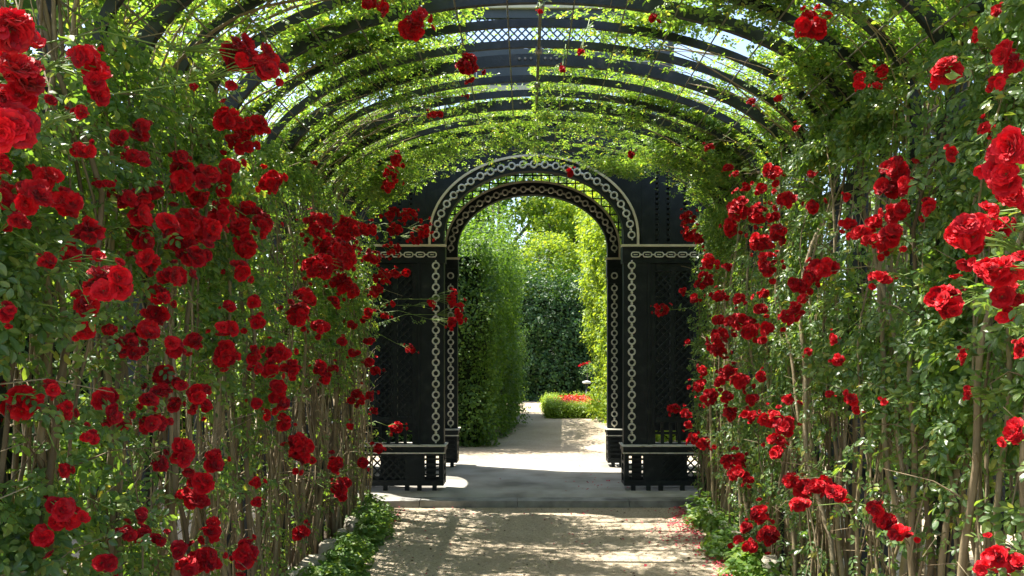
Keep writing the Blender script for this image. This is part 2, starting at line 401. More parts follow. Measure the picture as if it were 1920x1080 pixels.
# ------------------------------------------------------------------ pavilion at the end
pav = empty('garden_pavilion', 'black green lattice pavilion with pale ring-chain mouldings round its arch', 'pavilion', (0, 9.45, .1))
YF, YB = 8.54, 10.22       # outer faces of front and rear screens
AIN, BIN, AOUT, BOUT = .96, .69, 1.125, .865
def ell(a, b, z, n=40): return [(a*math.cos(t), z+b*math.sin(t)) for t in np.linspace(0, PI, n+1)]
def ring(m, x, z, y, r=.034, t=.0105, ax=1.0, n=14):
    m.tube([(x+r*ax*math.cos(2*PI*k/n), y, z+r*math.sin(2*PI*k/n)) for k in range(n)], t, 6, True)
def chain_along(m, pts, y, step=.116):
    """rings with short joining links along a polyline of (x,z)"""
    P = [Vector((a, 0, b)) for a, b in pts]; acc = [0]
    for i in range(1, len(P)): acc.append(acc[-1]+(P[i]-P[i-1]).length)
    n = max(1, round(acc[-1]/step)); cs = []
    for k in range(n+1):
        d = acc[-1]*k/n; i = min(max(1, next((j for j in range(1, len(acc)) if acc[j] >= d-1e-9), len(acc)-1)), len(P)-1)
        f = (d-acc[i-1])/(acc[i]-acc[i-1]); cs.append(P[i-1].lerp(P[i], f))
    for k, c in enumerate(cs):
        ring(m, c.x, c.z, y)
        if k < n:
            d = (cs[k+1]-c).normalized(); a = c+d*.036; b = cs[k+1]-d*.036
            m.bar((a.x,y,a.z), (b.x,y,b.z), .020, .014)
            mid = (a+b)/2; q = Vector((-d.z,0,d.x))*.013; m.bar((mid.x-q.x,y+.001,mid.z-q.z), (mid.x+q.x,y+.001,mid.z+q.z), .011, .013)
    for c, d in ((cs[0], (cs[0]-cs[1]).normalized()), (cs[-1], (cs[-1]-cs[-2]).normalized())):
        a = c+d*.036; b = c+d*.058; m.bar((a.x,y,a.z), (b.x,y,b.z), .017, .014)
def diamonds(m, x0, x1, z0, z1, y, step, w=.014, t=.010):
    k = -int((z1-z0)/step)-1
    for sgn, dy in ((1,0),(-1,t*1.02)):
        for i in range(-140, 140):
            # line x - sgn*z = c
            c = i*step
            xa = x0; pts = []
            za, zb = sgn*(x0-c), sgn*(x1-c)
            lo, hi = sorted(((x0, za), (x1, zb)), key=lambda p: p[1])
            if hi[1] <= z0 or lo[1] >= z1: continue
            def clip(p, q, z):
                f = (z-p[1])/(q[1]-p[1]); return (p[0]+(q[0]-p[0])*f, z)
            a = clip(lo, hi, z0) if lo[1] < z0 else lo; b = clip(lo, hi, z1) if hi[1] > z1 else hi
            if math.dist(a, b) > .02: m.bar((a[0], y+dy, a[1]), (b[0], y+dy, b[1]), w, t)
def facade(y0, front):
    ZC, ZK = (2.80, 2.68) if front else (2.87, 2.73)     # arch centre and cornice
    dep = .12
    for sx in (-1, 1):
        X = lambda a, b: sorted((sx*a, sx*b))
        # pier with its ring chain
        m = MB(); a, b = X(.96, 1.255); m.box(a, b, y0, y0+dep, .54, ZK-.004); 
        pr = m.obj('pier', M['timber'], pav)
        m = MB(); xc = sx*1.045; top = 2.475 if front else 2.36
        chain_along(m, [(xc, .60+.04), (xc, top)], y0-.008); m.obj('chain_moulding', M['chain'], pr, True)
        if not front:
            m = MB(); ring(m, xc, 2.52, y0-.008, .036); m.obj('rosette', M['chain'], pr, True)
            for z_ in (2.425, 2.61):
                m = MB(); m.box(*X(.955,1.14), y0-.02, y0, z_, z_+.03); m.obj('collar', M['timber'], pr)
        # arris strip
        m = MB(); m.box(*X(1.215,1.235), y0-.014, y0, .56, 2.50); m.obj('bead', M['timber'], pr)
        # lattice panel beside the pier
        if front:
            m = MB()
            m.box(*X(1.257,1.30), y0+.01, y0+.06, .54, 2.50); m.box(*X(2.06,2.12), y0+.01, y0+.06, .54, 2.50)
            m.box(*X(1.302,2.058), y0+.01, y0+.06, .54, .575); m.box(*X(1.302,2.058), y0+.01, y0+.06, .80, .86)
            m.box(*X(1.302,2.058), y0+.01, y0+.06, 2.42, 2.50); m.box(*X(1.46,1.50), y0+.012, y0+.058, .862, 2.418)
            m.box(*X(1.70,1.74), y0+.012, y0+.058, .862, 2.418)
            fr = m.obj('panel_frame', M['timber'], pav)
            m = MB(); a, b = X(1.302, 2.058); diamonds(m, a, b, .862, 2.418, y0+.02, .085, .020, .008)
            for q in np.arange(1.36, 2.04, .09): m.box(*X(q, q+.035), y0+.02, y0+.034, .577, .798)
            m.box(a, b, y0+.037, y0+.045, .67, .70)
            m.obj('lattice', M['timber'], fr)
            for a_, b_ in ((1.53,1.67),(1.82,1.96)):
                m = MB(); m.box(*X(a_,b_), y0+.075, y0+.085, .6, 2.45); m.obj('backing_board', M['timber'], fr)
        else:
            m = MB(); m.box(*X(1.257,2.12), y0+.02, y0+.08, .54, 2.50); m.obj('panel', M['timber'], pav)
        # entablature with long ring chain
        m = MB(); m.box(*X(.945 if front else .95,2.14), y0-.012, y0+dep+.01, 2.505, ZK); e = m.obj('cornice', M['timber'], pav)
        m = MB(); m.box(*X(.93, 2.16), y0-.040, y0-.012, ZK-.004, ZK+.020); m.obj('gilt_strip', M['cream'], e)
        if front:
            m = MB()
            for k in range(8):
                xq = sx*(1.085+.125*k)
                P = []
                for a in range(12):
                    t = 2*PI*a/12; P.append((xq+(.026*math.copysign(1, math.cos(t)) if abs(math.cos(t)) > .1 else 0)+.020*math.cos(t), y0-.020, 2.592+.026*math.sin(t)))
                m.tube(P, .0075, 6, True)
                if k < 7: m.bar((xq+sx*.048, y0-.020, 2.592), (xq+sx*.077, y0-.020, 2.592), .014, .012)
                m.bar((xq-sx*.022, y0-.0165, 2.592), (xq+sx*.022, y0-.0165, 2.592), .010, .006)
            m.obj('chain_moulding', M['chain'], e, True)
        # arch foot block
        m = MB(); m.box(*X(AIN, AOUT+.012), y0, y0+dep, ZK+.021, ZC); m.obj('arch_foot', M['timber'], pav)
        # plinth: hollow box with pierced front standing on little feet
        xo = 2.14; yp = y0-.085; yq = y0+dep+.06
        xi = .955 if front else .955
        xo = 2.14 if front else 1.16
        m = MB()
        m.box(*X(xi, xo), yp, yp+.02, .14, .20); m.box(*X(xi, xo), yp, yp+.02, .455, .50)
        if front:
            for a_, b_ in ((xi,1.005),(1.155,1.36),(1.86,1.93),(2.10,2.14)): m.box(*X(a_,b_), yp, yp+.02, .202, .453)
            for q in (.245,.30,.355,.41): m.box(*X(1.007,1.153), yp+.003, yp+.017, q, q+.022)
            a, b = X(1.362, 1.858); diamonds(m, a, b, .202, .453, yp+.006, .085, .018, .006)
            a, b = X(1.932, 2.098); diamonds(m, a, b, .202, .453, yp+.006, .085, .018, .006)
        else:
            for a_, b_ in ((xi,.99),(1.13,1.16)): m.box(*X(a_,b_), yp, yp+.02, .202, .453)
            for q in (.245,.30,.355,.41): m.box(*X(.992,1.128), yp+.003, yp+.017, q, q+.022)
        m.box(*X(xi, xi+.02), yp+.021, yp+.06, .14, .50); m.box(*X(xi, xi+.02), yq-.05, yq, .14, .50)
        for q in (.14,.25,.36,.47): m.box(*X(xi+.001, xi+.019), yp+.061, yq-.051, q, q+.03)
        m.box(*X(xi, xo), yq-.02, yq-.001, .14, .20) if front else m.box(*X(xi+.03, xo), yq-.02, yq, .14, .50)
        pl = m.obj('plinth', M['timber'], pav)
        m = MB(); m.box(*X(xi-.012, xo+.01), yp-.014, yq+.012, .502, .555); c = m.obj('plinth_cap', M['timber'], pl)
        if front:
            for a_, b_ in ((1.04,1.145),(1.365,1.63),(1.87,1.99)):
                m = MB(); m.box(*X(a_,b_), yp+.045, yp+.055, .20, .455); m.obj('backing_board', M['timber'], pl)
        m = MB(); m.box(*X(xi-.024, xo+.02), yp-.028, yq+.02, .556, .568); m.box(*X(xi-.018, xo+.012), yp-.022, yp-.002, .482, .494); m.obj('pale_strip', M['chain'], c)
        for q in ([1.03,1.19,1.32,1.55,1.80,2.05] if front else [1.0,1.1]):
            m = MB(); m.box(*X(q,q+.045), yp+.004, yp+.05, .085, .139); m.obj('foot', M['timber'], pl)
    # arch ring
    m = MB(); m.band(ell(AOUT,BOUT,ZC), ell(AIN,BIN,ZC), y0, y0+dep); ar = m.obj('arch', M['timber'], pav)
    m = MB(); chain_along(m, [(1.043*math.cos(t), ZC-.02+.777*math.sin(t)) for t in np.linspace(.03, PI-.03, 60)], y0-.008); m.obj('chain_moulding', M['chain'], ar, True)
    m = MB(); o_ = ell(AOUT-.002,BOUT-.002,ZC); i_ = ell(AOUT-.026,BOUT-.026,ZC)
    o_ = [(AOUT-.002, ZK+.022)]+o_+[(-AOUT+.002, ZK+.022)]; i_ = [(AOUT-.026, ZK+.022)]+i_+[(-AOUT+.026, ZK+.022)]
    m.band(o_, i_, y0-.022, y0-.001); m.obj('gilt_hoop', M['cream'], ar)
    # spandrel
    TOP = 3.98
    ez = lambda x: ZC+BOUT*math.sqrt(max(0, 1-(x/AOUT)**2)) if abs(x) < AOUT else ZK+.022
    m = MB()
    if front:
        xs = np.linspace(-1.15, 1.15, 47)
        m.band([(x, TOP) for x in xs], [(x, ez(x)-.004 if abs(x) < AOUT else ZC) for x in xs], y0+.012, y0+.05)
        for sx in (-1, 1):
            X = lambda a, b: sorted((sx*a, sx*b))
            for a_, b_ in ((1.152,1.30),(1.335,1.42),(1.455,1.60),(1.635,2.12)): m.box(*X(a_,b_), y0+.012, y0+.05, ZK+.022, TOP)
            for a_, b_ in ((1.302,1.333),(1.422,1.453),(1.602,1.633)):
                for q in np.arange(ZK+.03, TOP, .055): m.box(*X(a_,b_), y0+.014, y0+.048, q, q+.030)
        m.obj('spandrel', M['timber'], pav)
    else:
        for x in np.arange(-2.09, 2.1, .11):
            m.box(x-.008, x+.008, y0+.02, y0+.034, ez(x), TOP)
        for z in np.arange(ZK+.08, TOP, .10):
            if z < ZC+BOUT:
                xe = AOUT*math.sqrt(max(0, 1-((z-ZC)/BOUT)**2)) if z > ZC else AOUT
                for sx in (-1, 1): m.box(*sorted((sx*xe, sx*2.12)), y0+.035, y0+.047, z-.008, z+.008)
            else: m.box(-2.12, 2.12, y0+.035, y0+.047, z-.008, z+.008)
        m.obj('spandrel_lattice', M['timber'], pav)
        for sx in (-1, 1): 
            m = MB(); m.box(*sorted((sx*1.145, sx*2.12)), y0+.05, y0+.08, ZK+.022, TOP); m.obj('spandrel_board', M['timber'], pav)
facade(YF, True); facade(YB, False)
# side walls, each with a narrow arched opening
for sx in (-1, 1):
    m = MB(); xw = sx*2.12; yc = 9.47; aw, bw, zc = .46, .42, 2.95
    X = sorted((xw, xw+sx*.06))
    m.box(X[0], X[1], YF+.07, yc-aw, .12, 3.98); m.box(X[0], X[1], yc+aw, YB+.04, .12, 3.98)
    n = 20
    for i in range(n):
        ya = yc-aw*math.cos(PI*i/n); yb = yc-aw*math.cos(PI*(i+1)/n)
        za = zc+bw*math.sin(PI*i/n); zb = zc+bw*math.sin(PI*(i+1)/n)
        m.add([(X[0],ya,za),(X[0],yb,zb),(X[0],yb,3.98),(X[0],ya,3.98),(X[1],ya,za),(X[1],yb,zb),(X[1],yb,3.98),(X[1],ya,3.98)],
              [(0,3,2,1),(4,5,6,7),(0,1,5,4),(3,7,6,2)])
    m.obj('side_wall', M['timber'], pav)
    m = MB(); m.box(X[0]+.015, X[1]-.015, yc-aw+.005, yc+aw-.005, .12, 1.0); m.obj('parapet', M['timber'], pav)
m = MB(); m.box(-2.28, 2.28, YF-.03, YB+.22, 3.985, 4.06)
m.add([(-2.2,YF+.5,4.062),(2.2,YF+.5,4.062),(2.2,YB+.2,4.062),(-2.2,YB+.2,4.062),(0,9.5,4.45)], [(0,1,4),(1,2,4),(2,3,4),(3,0,4)])
m.obj('roof', M['timber'], pav)
# attic screen over the front
AY = YF+.02
at = MB()
at.box(-1.5,1.5, AY, AY+.05, 4.062, 4.15); at.box(-1.5,1.5, AY, AY+.05, 4.40, 4.46); at.box(-1.5,1.5, AY, AY+.05, 4.68, 4.80)
at.box(-1.5,1.5, AY, AY+.05, 5.13, 5.22); at.box(-1.55,1.55, AY-.03, AY+.08, 5.285, 5.40)
for x in (-1.47,-.75,.75,1.47): at.box(x-.03, x+.03, AY+.003, AY+.047, 4.152, 5.13)
att = at.obj('attic_screen', M['grey'], pav)
m = MB(); m.box(-1.5,1.5, AY-.03, AY+.055, 4.345, 4.398); m.box(-1.56,1.56, AY-.04, AY+.07, 5.222, 5.283); m.obj('gilt_strip', M['cream'], att)
m = MB(); m.box(-1.44,1.44, AY+.01, AY+.04, 4.462, 4.678); m.obj('attic_panel', M['grey'], att)
m = MB()
for a in (-1.2,-.62,-.04,.54,1.12):
    m.box(a, a+.012, AY+.002, AY+.009, 4.49, 4.66)
m.box(-1.4,1.4, AY+.002, AY+.009, 4.475, 4.487); m.box(-1.4,1.4, AY+.002, AY+.009, 4.662, 4.672); m.obj('pale_line', M['white'], att)
m = MB(); diamonds(m, -1.44, 1.44, 4.802, 5.128, AY+.02, .085, .016, .008); m.obj('lattice', M['grey'], att)
m = MB()
for k in range(18):
    x = -1.36+.16*k
    m.tube([(x+.055*math.cos(t)*(1-t/9), AY+.025, 4.235+.055*math.sin(t)*(1-t/9)) for t in np.linspace(0, 6.5, 12)], .010, 5)
    m.bar((x-.07, AY+.025, 4.16), (x-.07, AY+.025, 4.335), .014, .012)
m.obj('scroll_work', M['timber'], att)

# ------------------------------------------------------------------ the roses: bloom meshes
def bloom_mesh(seed, n=34, open_=1.0):
    """double rose, radius about 1, looking along +Z"""
    r = np.random.default_rng(seed); V, Q = [], []
    U = np.linspace(-1, 1, 5); W = np.linspace(0, 1, 5)
    for i in range(n):
        f = (i+.5)/n; ang = i*2.39996+r.uniform(-.25,.25)
        tilt = math.radians(10+ (78*open_)*f**.9 + r.uniform(-8,8))     # 0 = upright, 90 = flat
        Lp = .38+.62*f**.7; wid = (.24+.28*f)*r.uniform(.85,1.2); curl = (.35+.75*f)*r.uniform(.3,1.6); ru = r.uniform(0, 6.28); lift = r.uniform(-.05,.16)
        b = len(V)
        for w in W:
            pos = np.array([0., 0.]); aa = tilt*.35; 
            # walk along the petal with growing tilt
            steps = 6; x = z = 0.
            for k in range(steps):
                tt = w*k/steps; a = tilt*.45+tilt*.65*tt+curl*max(0, tt-.6)*1.9
                x += math.sin(a)*Lp*w/steps; z += math.cos(a)*Lp*w/steps
            half = wid*math.sin(PI*(.12+.72*w))**.8
            for u in U:
                px = x-.30*abs(u)**2*half*(1-.6*f)*math.cos(tilt) ; py = u*half; pz = z+lift*w+.22*u*u*half+.10*math.sin(4.2*u+ru)*w*w+r.uniform(-.02,.02)
                c, s = math.cos(ang), math.sin(ang)
                V.append((px*c-py*s, px*s+py*c, pz*.85-.25))
        for a in range(4):
            for c_ in range(4):
                q = b+a*5+c_; Q.append((q, q+1, q+6, q+5))
    return mesh_np('rose_bloom', np.array(V), np.array(Q), 4, M['rose'], True)
BLOOMS = [bloom_mesh(1), bloom_mesh(2, 40, 1.05), bloom_mesh(3, 30, .9), bloom_mesh(4, 38, 1.15), bloom_mesh(5, 14, .5)]

# flower trusses: px, py, half width, half height (1920 x 1080 frame), optional distance
TR = """15 50 45 42 1.25;38 135 42 45 1.3;30 190 38 30 1.35;12 240 40 45 1.25;155 105 22 20 2.0;185 155 24 42 2.0;150 210 15 12 2.0;155 282 22 16
225 256 14 14;260 245 18 22;245 295 16 12;268 302 12 16;450 105 36 36 2.6;498 115 28 32 2.6;430 222 28 22;470 235 32 18;450 265 26 22;362 163 8 6
335 290 16 12;345 325 22 28;430 312 18 15;385 330 22 25;418 345 15 22;508 340 24 20;90 335 25 20;60 370 36 28;125 380 26 28;15 365 22 25;35 415 18 16;5 310 14 18;195 345 18 8
245 372 34 18;262 400 22 25;285 360 25 14;262 445 24 26;275 495 24 25;375 370 20 15;315 425 22 22;350 410 25 25;385 430 30 25;410 405 20 25;345 455 25 20;370 480 28 20
470 395 25 18;450 425 22 20;495 420 20 18;460 462 18 24;450 505 18 20;165 435 22 22;130 480 20 18;90 490 14 14;200 530 42 36 2.2;160 580 24 22 2.3;320 520 28 18;15 585 14 20
160 620 15 18;300 555 20 22;290 590 22 20;278 622 18 20;250 660 30 14;240 640 16 14;205 618 14 10;325 650 16 18;365 640 15 15;428 575 10 10;475 565 14 14;480 605 18 12;425 620 20 16;420 665 20 22
475 665 14 16;480 690 14 10;520 660 22 18;510 690 18 18;545 690 20 16;520 725 14 14;480 757 10 10;525 750 18 20;532 790 14 18;502 778 7 12;310 705 20 22;300 735 18 18;335 720 13 13;280 750 18 12;285 795 24 18
370 735 22 22;385 762 12 12;328 758 13 13;40 760 33 35 2.5;95 730 13 18;120 770 14 22;200 750 22 22;215 775 18 16;232 795 12 12;170 820 16 13;340 850 20 28;300 870 18 14;400 865 16 22;380 905 24 18
345 925 13 12;370 938 22 16;120 880 12 14;120 960 30 36 2.4;80 1005 24 20 2.4;262 965 14 14;235 1000 24 14;270 1000 12 18;300 1012 14 11;335 1030 14 18;395 990 17 24;385 1050 30 26;350 1062 20 18
200 1055 20 18;460 1040 20 32;480 940 10 9;480 905 12 9;562 840 24 30;628 870 13 18;635 915 14 16;565 1000 15 13;560 590 25 24;575 560 17 20;600 612 15 13
595 420 27 24;615 460 32 28;650 430 24 24;600 500 30 24;642 482 25 28;690 430 17 16;700 480 17 14;640 530 24 18;625 565 13 10;660 545 14 13;740 300 13 11;735 330 15 20;725 350 10 9
735 400 15 12;770 405 20 14;800 430 16 16;780 448 14 10;740 430 15 12;735 465 16 13;715 520 17 12;737 515 11 9;762 512 9 7;705 545 13 11;690 590 11 11;720 592 9 9;735 570 6 6
690 680 13 9;665 662 11 8;705 695 10 8;670 745 17 18;692 740 10 10;600 690 14 14;625 690 9 8;610 712 9 9;770 655 9 9;745 802 13 12;710 840 9 11;680 870 9 11;645 905 12 12;640 930 12 9;690 640 9 7;660 610 10 8;640 640 8 8;700 770 7 7;655 800 8 7
848 562 8 16 8.0;862 585 9 22 8.1;850 605 9 11 8.0;808 570 8 8 8.2;690 6 20 10;715 16 14 12;775 50 24 24;785 28 14 12;877 120 22 20;815 215 14 7;590 305 7 5;875 180 6 4;1225 35 8 8;1090 97 8 6;1055 130 6 6;1013 22 4 4
1185 290 8 6;1068 322 7 10;1408 190 8 6;1460 185 8 6;1492 240 8 6;1330 278 10 8;1365 315 9 7;1380 326 7 6;1523 48 28 28 3.6;1612 152 10 16;1645 162 10 8;1652 135 11 13;1770 130 26 26 2.6;1880 100 20 20 2.3;1902 122 16 17 2.3;1875 152 16 15 2.3;1870 20 10 10;1828 65 5 14
1845 240 20 13;1785 290 11 12;1895 285 40 40 1.55;1880 335 32 30 1.55;1902 375 26 26 1.6;1680 315 26 22;1668 350 22 20;1697 352 14 18;1445 322 19 14;1428 352 9 9;1385 390 19 24;1420 400 20 20;1475 372 19 18;1370 425 13 17;1425 455 20 18;1460 440 19 19;1440 495 19 24;1450 408 13 9
1525 385 13 13;1522 328 7 8;1590 370 8 8;1740 388 13 17;1680 400 21 20;1670 440 24 20;1660 462 17 14;1590 420 17 10;1612 436 18 13;1640 415 17 11;1625 452 13 10;1290 410 15 19;1292 437 15 15;1310 450 9 11;1820 440 40 36 2.0;1865 428 24 22 2.1
1880 505 36 32 1.9;1850 500 20 18 1.9;1330 490 14 14;1320 525 17 16;1345 555 17 11;1365 500 7 8;1500 530 24 18;1545 500 24 16;1522 518 18 13;1650 520 22 13;1430 550 11 10;1770 562 30 28 2.4;1780 582 18 13 2.4;1890 550 28 22 2.0;1885 592 20 18 2.0
1915 655 12 18;1380 600 24 14;1405 620 19 17;1350 630 17 18;1345 655 19 14;1437 617 11 11;1425 580 13 11;1480 595 19 14;1490 575 11 11;1365 695 17 13;1385 715 19 16;1350 715 11 11;1318 695 9 11;1310 722 13 11;1428 706 11 12
1330 745 17 16;1362 745 11 11;1410 750 11 11;1405 778 15 11;1372 775 14 13;1262 765 15 8;1285 776 12 8;1290 797 9 7;1300 822 15 10;1320 832 13 10;1445 785 19 17;1470 800 19 20;1455 825 15 12;1455 850 13 11;1480 750 12 10
1555 740 8 8;1573 675 11 12;1562 635 7 11;1515 660 7 8;1595 750 13 10;1605 768 9 8;1658 755 7 7;1805 670 7 16;1815 735 7 14;1905 810 20 26 2.1;1375 865 23 15;1385 888 19 12;1402 900 12 8
1485 900 17 14;1510 915 26 18;1540 910 23 14;1570 925 19 13;1500 945 20 12;1425 965 19 18;1440 1005 21 20;1400 990 12 11;1405 1025 15 11;1385 1015 13 10
1645 950 19 17;1660 975 20 17;1690 1000 21 17;1865 1040 24 21 2.3;1845 1065 20 14 2.3;1905 1060 18 20 2.3;1240 580 14 13;1280 545 7 6;1290 640 6 6;1385 560 12 10;1400 350 8 8;1345 600 10 9;1300 560 8 8;1430 640 8 8;1505 560 10 8"""
trusses = [tuple(float(v) for v in t.split()) for ln in TR.split('\n') for t in ln.split(';') if t.strip()]
def inner_hit(px, py, off=.20):
    """distance at which the line of sight meets the inner face of the foliage"""
    dx, dz = (px-VX)/F, (VY-py)/F
    for d in np.arange(.8, 8.12, .01):
        x, z = CX+dx*d, CZ+dz*d
        if z < ZS:
            if abs(x) > WA-off: return d
        elif (x/(WA-off))**2+((z-ZS)/(BR-off*.6))**2 > 1: return d
    return 8.12

NP = 9; Y0, Y1 = .9, 8.1; DY = (Y1-Y0)/NP
bloom_list = []     # (pos, radius, facing)
anchors = []
rr = random.Random(11)
for t in trusses:
    px, py, rx, ry = t[:4]; d0 = t[4] if len(t) > 4 else inner_hit(px, py, .34+rr.uniform(-.05,.09))
    R = F*.040/d0; R = max(R, 6.0); Rb = min(R, max(min(rx, ry)*1.05, 5.0))
    ex, ey = max(rx*1.06-Rb*.55, 0), max(ry*1.06-Rb*.55, 0)
    n = max(1, int(round(4.2*(rx*ry)/(Rb*Rb))))
    if d0 > 6.5: n = min(n, 9)
    n = min(n, 24); pts = []
    for k in range(n):
        best = None
        for c in range(5):
            a = rr.uniform(0, 2*PI); q = math.sqrt(rr.random()); p = (ex*q*math.cos(a), ey*q*math.sin(a))
            m_ = min([math.dist(p, o) for o in pts], default=9e9)
            if best is None or m_ > best[0]: best = (m_, p)
        pts.append(best[1])
    for k in range(int(n*.35)):
        a = rr.uniform(0, 2*PI); pts.append(((rx*1.0+Rb*.5)*math.cos(a)*rr.uniform(.8,1.25), (ry*1.0+Rb*.5)*math.sin(a)*rr.uniform(.8,1.25)))
    c0 = None
    for kk, p in enumerate(pts):
        q = math.hypot(p[0]/(rx+1), p[1]/(ry+1)); d = d0+rr.uniform(-.02,.05)+.05*q
        rad = Rb*(rr.uniform(.85,1.15) if kk < n else rr.uniform(.4,.75))*d/F
        P = Vector((CX+(px+p[0]-VX)/F*d, d, CZ+(VY-py-p[1])/F*d))
        toc = (Vector((CX, 0, CZ))-P).normalized()
        face = (toc*.7+Vector((p[0]/(rx+8), 0, -p[1]/(ry+8)))*1.0+Vector((-math.copysign(.35, P.x), 0, .35))+Vector((rr.gauss(0,.4), rr.gauss(0,.4), rr.gauss(0,.4)))).normalized()
        bloom_list.append((P, rad, face))
        c0 = P if c0 is None else c0
    pts = pts[:n+2]
    anchors.append((c0, [b[0] for b in bloom_list[-(kk+1):]]))

# ------------------------------------------------------------------ the roses: plants
ORD = ['nearest the pavilion']+['%s from the pavilion' % w for w in ('second','third','fourth','fifth','sixth','seventh','eighth')]+['farthest from the pavilion']
plants = {}
for sx in (-1, 1):
    for i in range(NP):
        side = 'left' if sx < 0 else 'right'
        lab = 'red climbing rose on the %s side of the tunnel, %s' % (side, ORD[NP-1-i])
        plants[(sx, i)] = empty('climbing_rose', lab, 'rose bush', (sx*1.7, Y0+DY*(i+.5), 0), 'red climbing roses on the tunnel')

def cane_points(sx, y, rnd, low=False, reach=None):
    """one cane from the soil up the frame, drifting sideways"""
    reach = reach if reach is not None else rnd.choice([rnd.uniform(1.2,2.6), rnd.uniform(2.6,4.2), rnd.uniform(3.6,LEG+ARC-.15)])
    n = max(8, int(reach/.16)); ph = rnd.uniform(0,6.28); ph2 = rnd.uniform(0, 6.28); t0 = rnd.uniform(-.16,.05); am = rnd.uniform(.02,.07); dr = rnd.uniform(-.16,.16)
    P = []; roof_t = rnd.uniform(.06,.14) if rnd.random() < .8 else -.05
    for k in range(n+1):
        s = reach*k/n; t = t0*(1-min(1, max(0, s-2.2)))+roof_t*min(1, max(0, s-2.2))+am*math.sin(s*2.1+ph)*min(1, s*1.5)+.02*math.sin(s*6+ph2)
        x, z, nx, nz = profile(s, t); P.append((sx*float(x), y+dr*s+am*1.3*math.sin(s*1.7+ph2)+.015*math.sin(s*7+ph), float(z)-.02*(k == 0)))
    return P
foli = {}
for (sx, i), root in plants.items():
    rnd = random.Random(100+i*2+(sx > 0)); r = np.random.default_rng(200+i*2+(sx > 0))
    ya, yb = Y0+DY*i, Y0+DY*(i+1)
    # canes
    m = MB()
    for k in range(34 if ya > 2.2 else 22):
        P = cane_points(sx, rnd.uniform(ya, yb), rnd); n = len(P); r0 = rnd.choice([.005,.006,.007,.009,.011,.015,.019])*rnd.uniform(.8,1.15)
        m.tube(P, [max(.0022, r0*(1-.75*q/(n-1))) for q in range(n)], 6)
        # side twigs
        for _ in range(3):
            q = rnd.randrange(2, n-1); a = Vector(P[q]); d = Vector((-sx*rnd.uniform(-.2,.6), rnd.uniform(-1,1), rnd.uniform(-.2,1))).normalized(); L = rnd.uniform(.12,.45)
            m.tube([a, a+d*L*.5+Vector((0,0,.02)), a+d*L+Vector((0,0,-.03))], [max(.002,r0*.35), .0022, .0014], 4)
    m.obj('cane', M['cane'], root, True)
    # leaves: density over arc length s, y and thickness
    nwall = 2600 if ya < 4 else 2100
    S, Y, T, SZ = [], [], [], []
    N = 52000*7//9
    s = r.uniform(.02, LEG+ARC+.05, N); y = r.uniform(ya-.12, yb+.12, N)
    P3 = np.stack([s*1.0, y, np.full(N, sx*3.0)], 1)
    nz_ = wob(P3, 5, 2.0)*.6+wob(P3, 9, 5.5)*.5
    xx = profile(s)[0]
    dens = np.interp(s, [0,.25,.7,1.2,1.8,2.6,3.2,3.9,4.5,LEG+ARC], [.18,.26,.36,.55,.72,.78,.72,.62,.46,.20])
    dens *= 1+.55*np.exp(-((s-4.25)/.5)**2)*(y < 6.4)
    dens *= 1-.38*np.exp(-((s-2.9)/.55)**2)
    if sx < 0: dens *= .82; dens *= np.where((s < 1.25) & (y > 3.4), .32, 1.0); dens *= np.where((s < 1.4) & (y < 3.0), 1.7, 1.0)
    else: dens *= np.where((s < 1.25) & (y < 4.8), .38, 1.0)
    dens *= .80*np.clip(.62+1.5*nz_, .03, 1.9)*np.where(s > 3.1, 1.5, 1.0)
    dens *= np.where(s > 4.6, np.clip(1.6*nz_, 0, 1)+.9*(y > 6.3), 1)
    dens *= np.where((s > 3.0) & (s < 4.4), 1.3, 1.0)*np.where((s > 3.2) & (y > 6.2), 2.1, 1.0)
    keep = r.random(N) < dens*.42*(DY/.8)*.858*(1.0 if ya < 5.5 else .85)
    s, y = s[keep], y[keep]; n = len(s)
    t = np.where(s < 3.0, r.normal(-.07, .09, n), np.abs(r.normal(.0, .09, n))+np.where((r.random(n) < (.07+.38*(wob(np.stack([s, y, s*0+sx], 1), 17, 2.6) > .6)*(s > 3.5)+.28*(y > 6.6)*(s > 3.3))), -.13, .05)); t = np.clip(t, np.where(s < 3.0, -.19, -.24), .28)
    x, z, nx, nz2 = profile(s, t); P = np.stack([sx*x, y, z], 1)
    # blooms push out into the light: no leaf sits in front of a truss
    free = np.ones(n, bool)
    for c0, bl in anchors:
        C = np.mean([tuple(b) for b in bl], axis=0)
        if C[0]*sx < 0 or not (ya-1.3 < C[1] < yb+1.0): continue
        R_ = max(.05, max(math.dist(b, C) for b in bl)+.045); D = np.array([0, C[1]-3.2, 1.65])-C; D /= np.linalg.norm(D)
        w = P-C; a = w @ D; free &= ~((a > -.03) & (a < 1.3) & (np.linalg.norm(w-a[:,None]*D, axis=1) < R_))
    P, s, t, nx, nz2 = P[free], s[free], t[free], nx[free], nz2[free]; n = len(s)
    # leaves on the inner half look inwards and up, on the roof they look up
    inn = (t < -.02)[:,None]
    out = np.stack([sx*nx, np.zeros(n), nz2], 1)
    Nn = np.where(inn & (s < 3.2)[:,None], -out+np.array([0,-.25,.75]), out*.5+np.array([0,0,1.0]))
    size = r.uniform(.030,.052, n)*np.where(s > 3.2, .78, 1.0)
    V, Fs = leaves_from(P, Nn, size, ya < 4.5, .55, np.array([-sx*.35, -.1, -.55]), r)
    foli[(sx, i)] = (V, Fs)

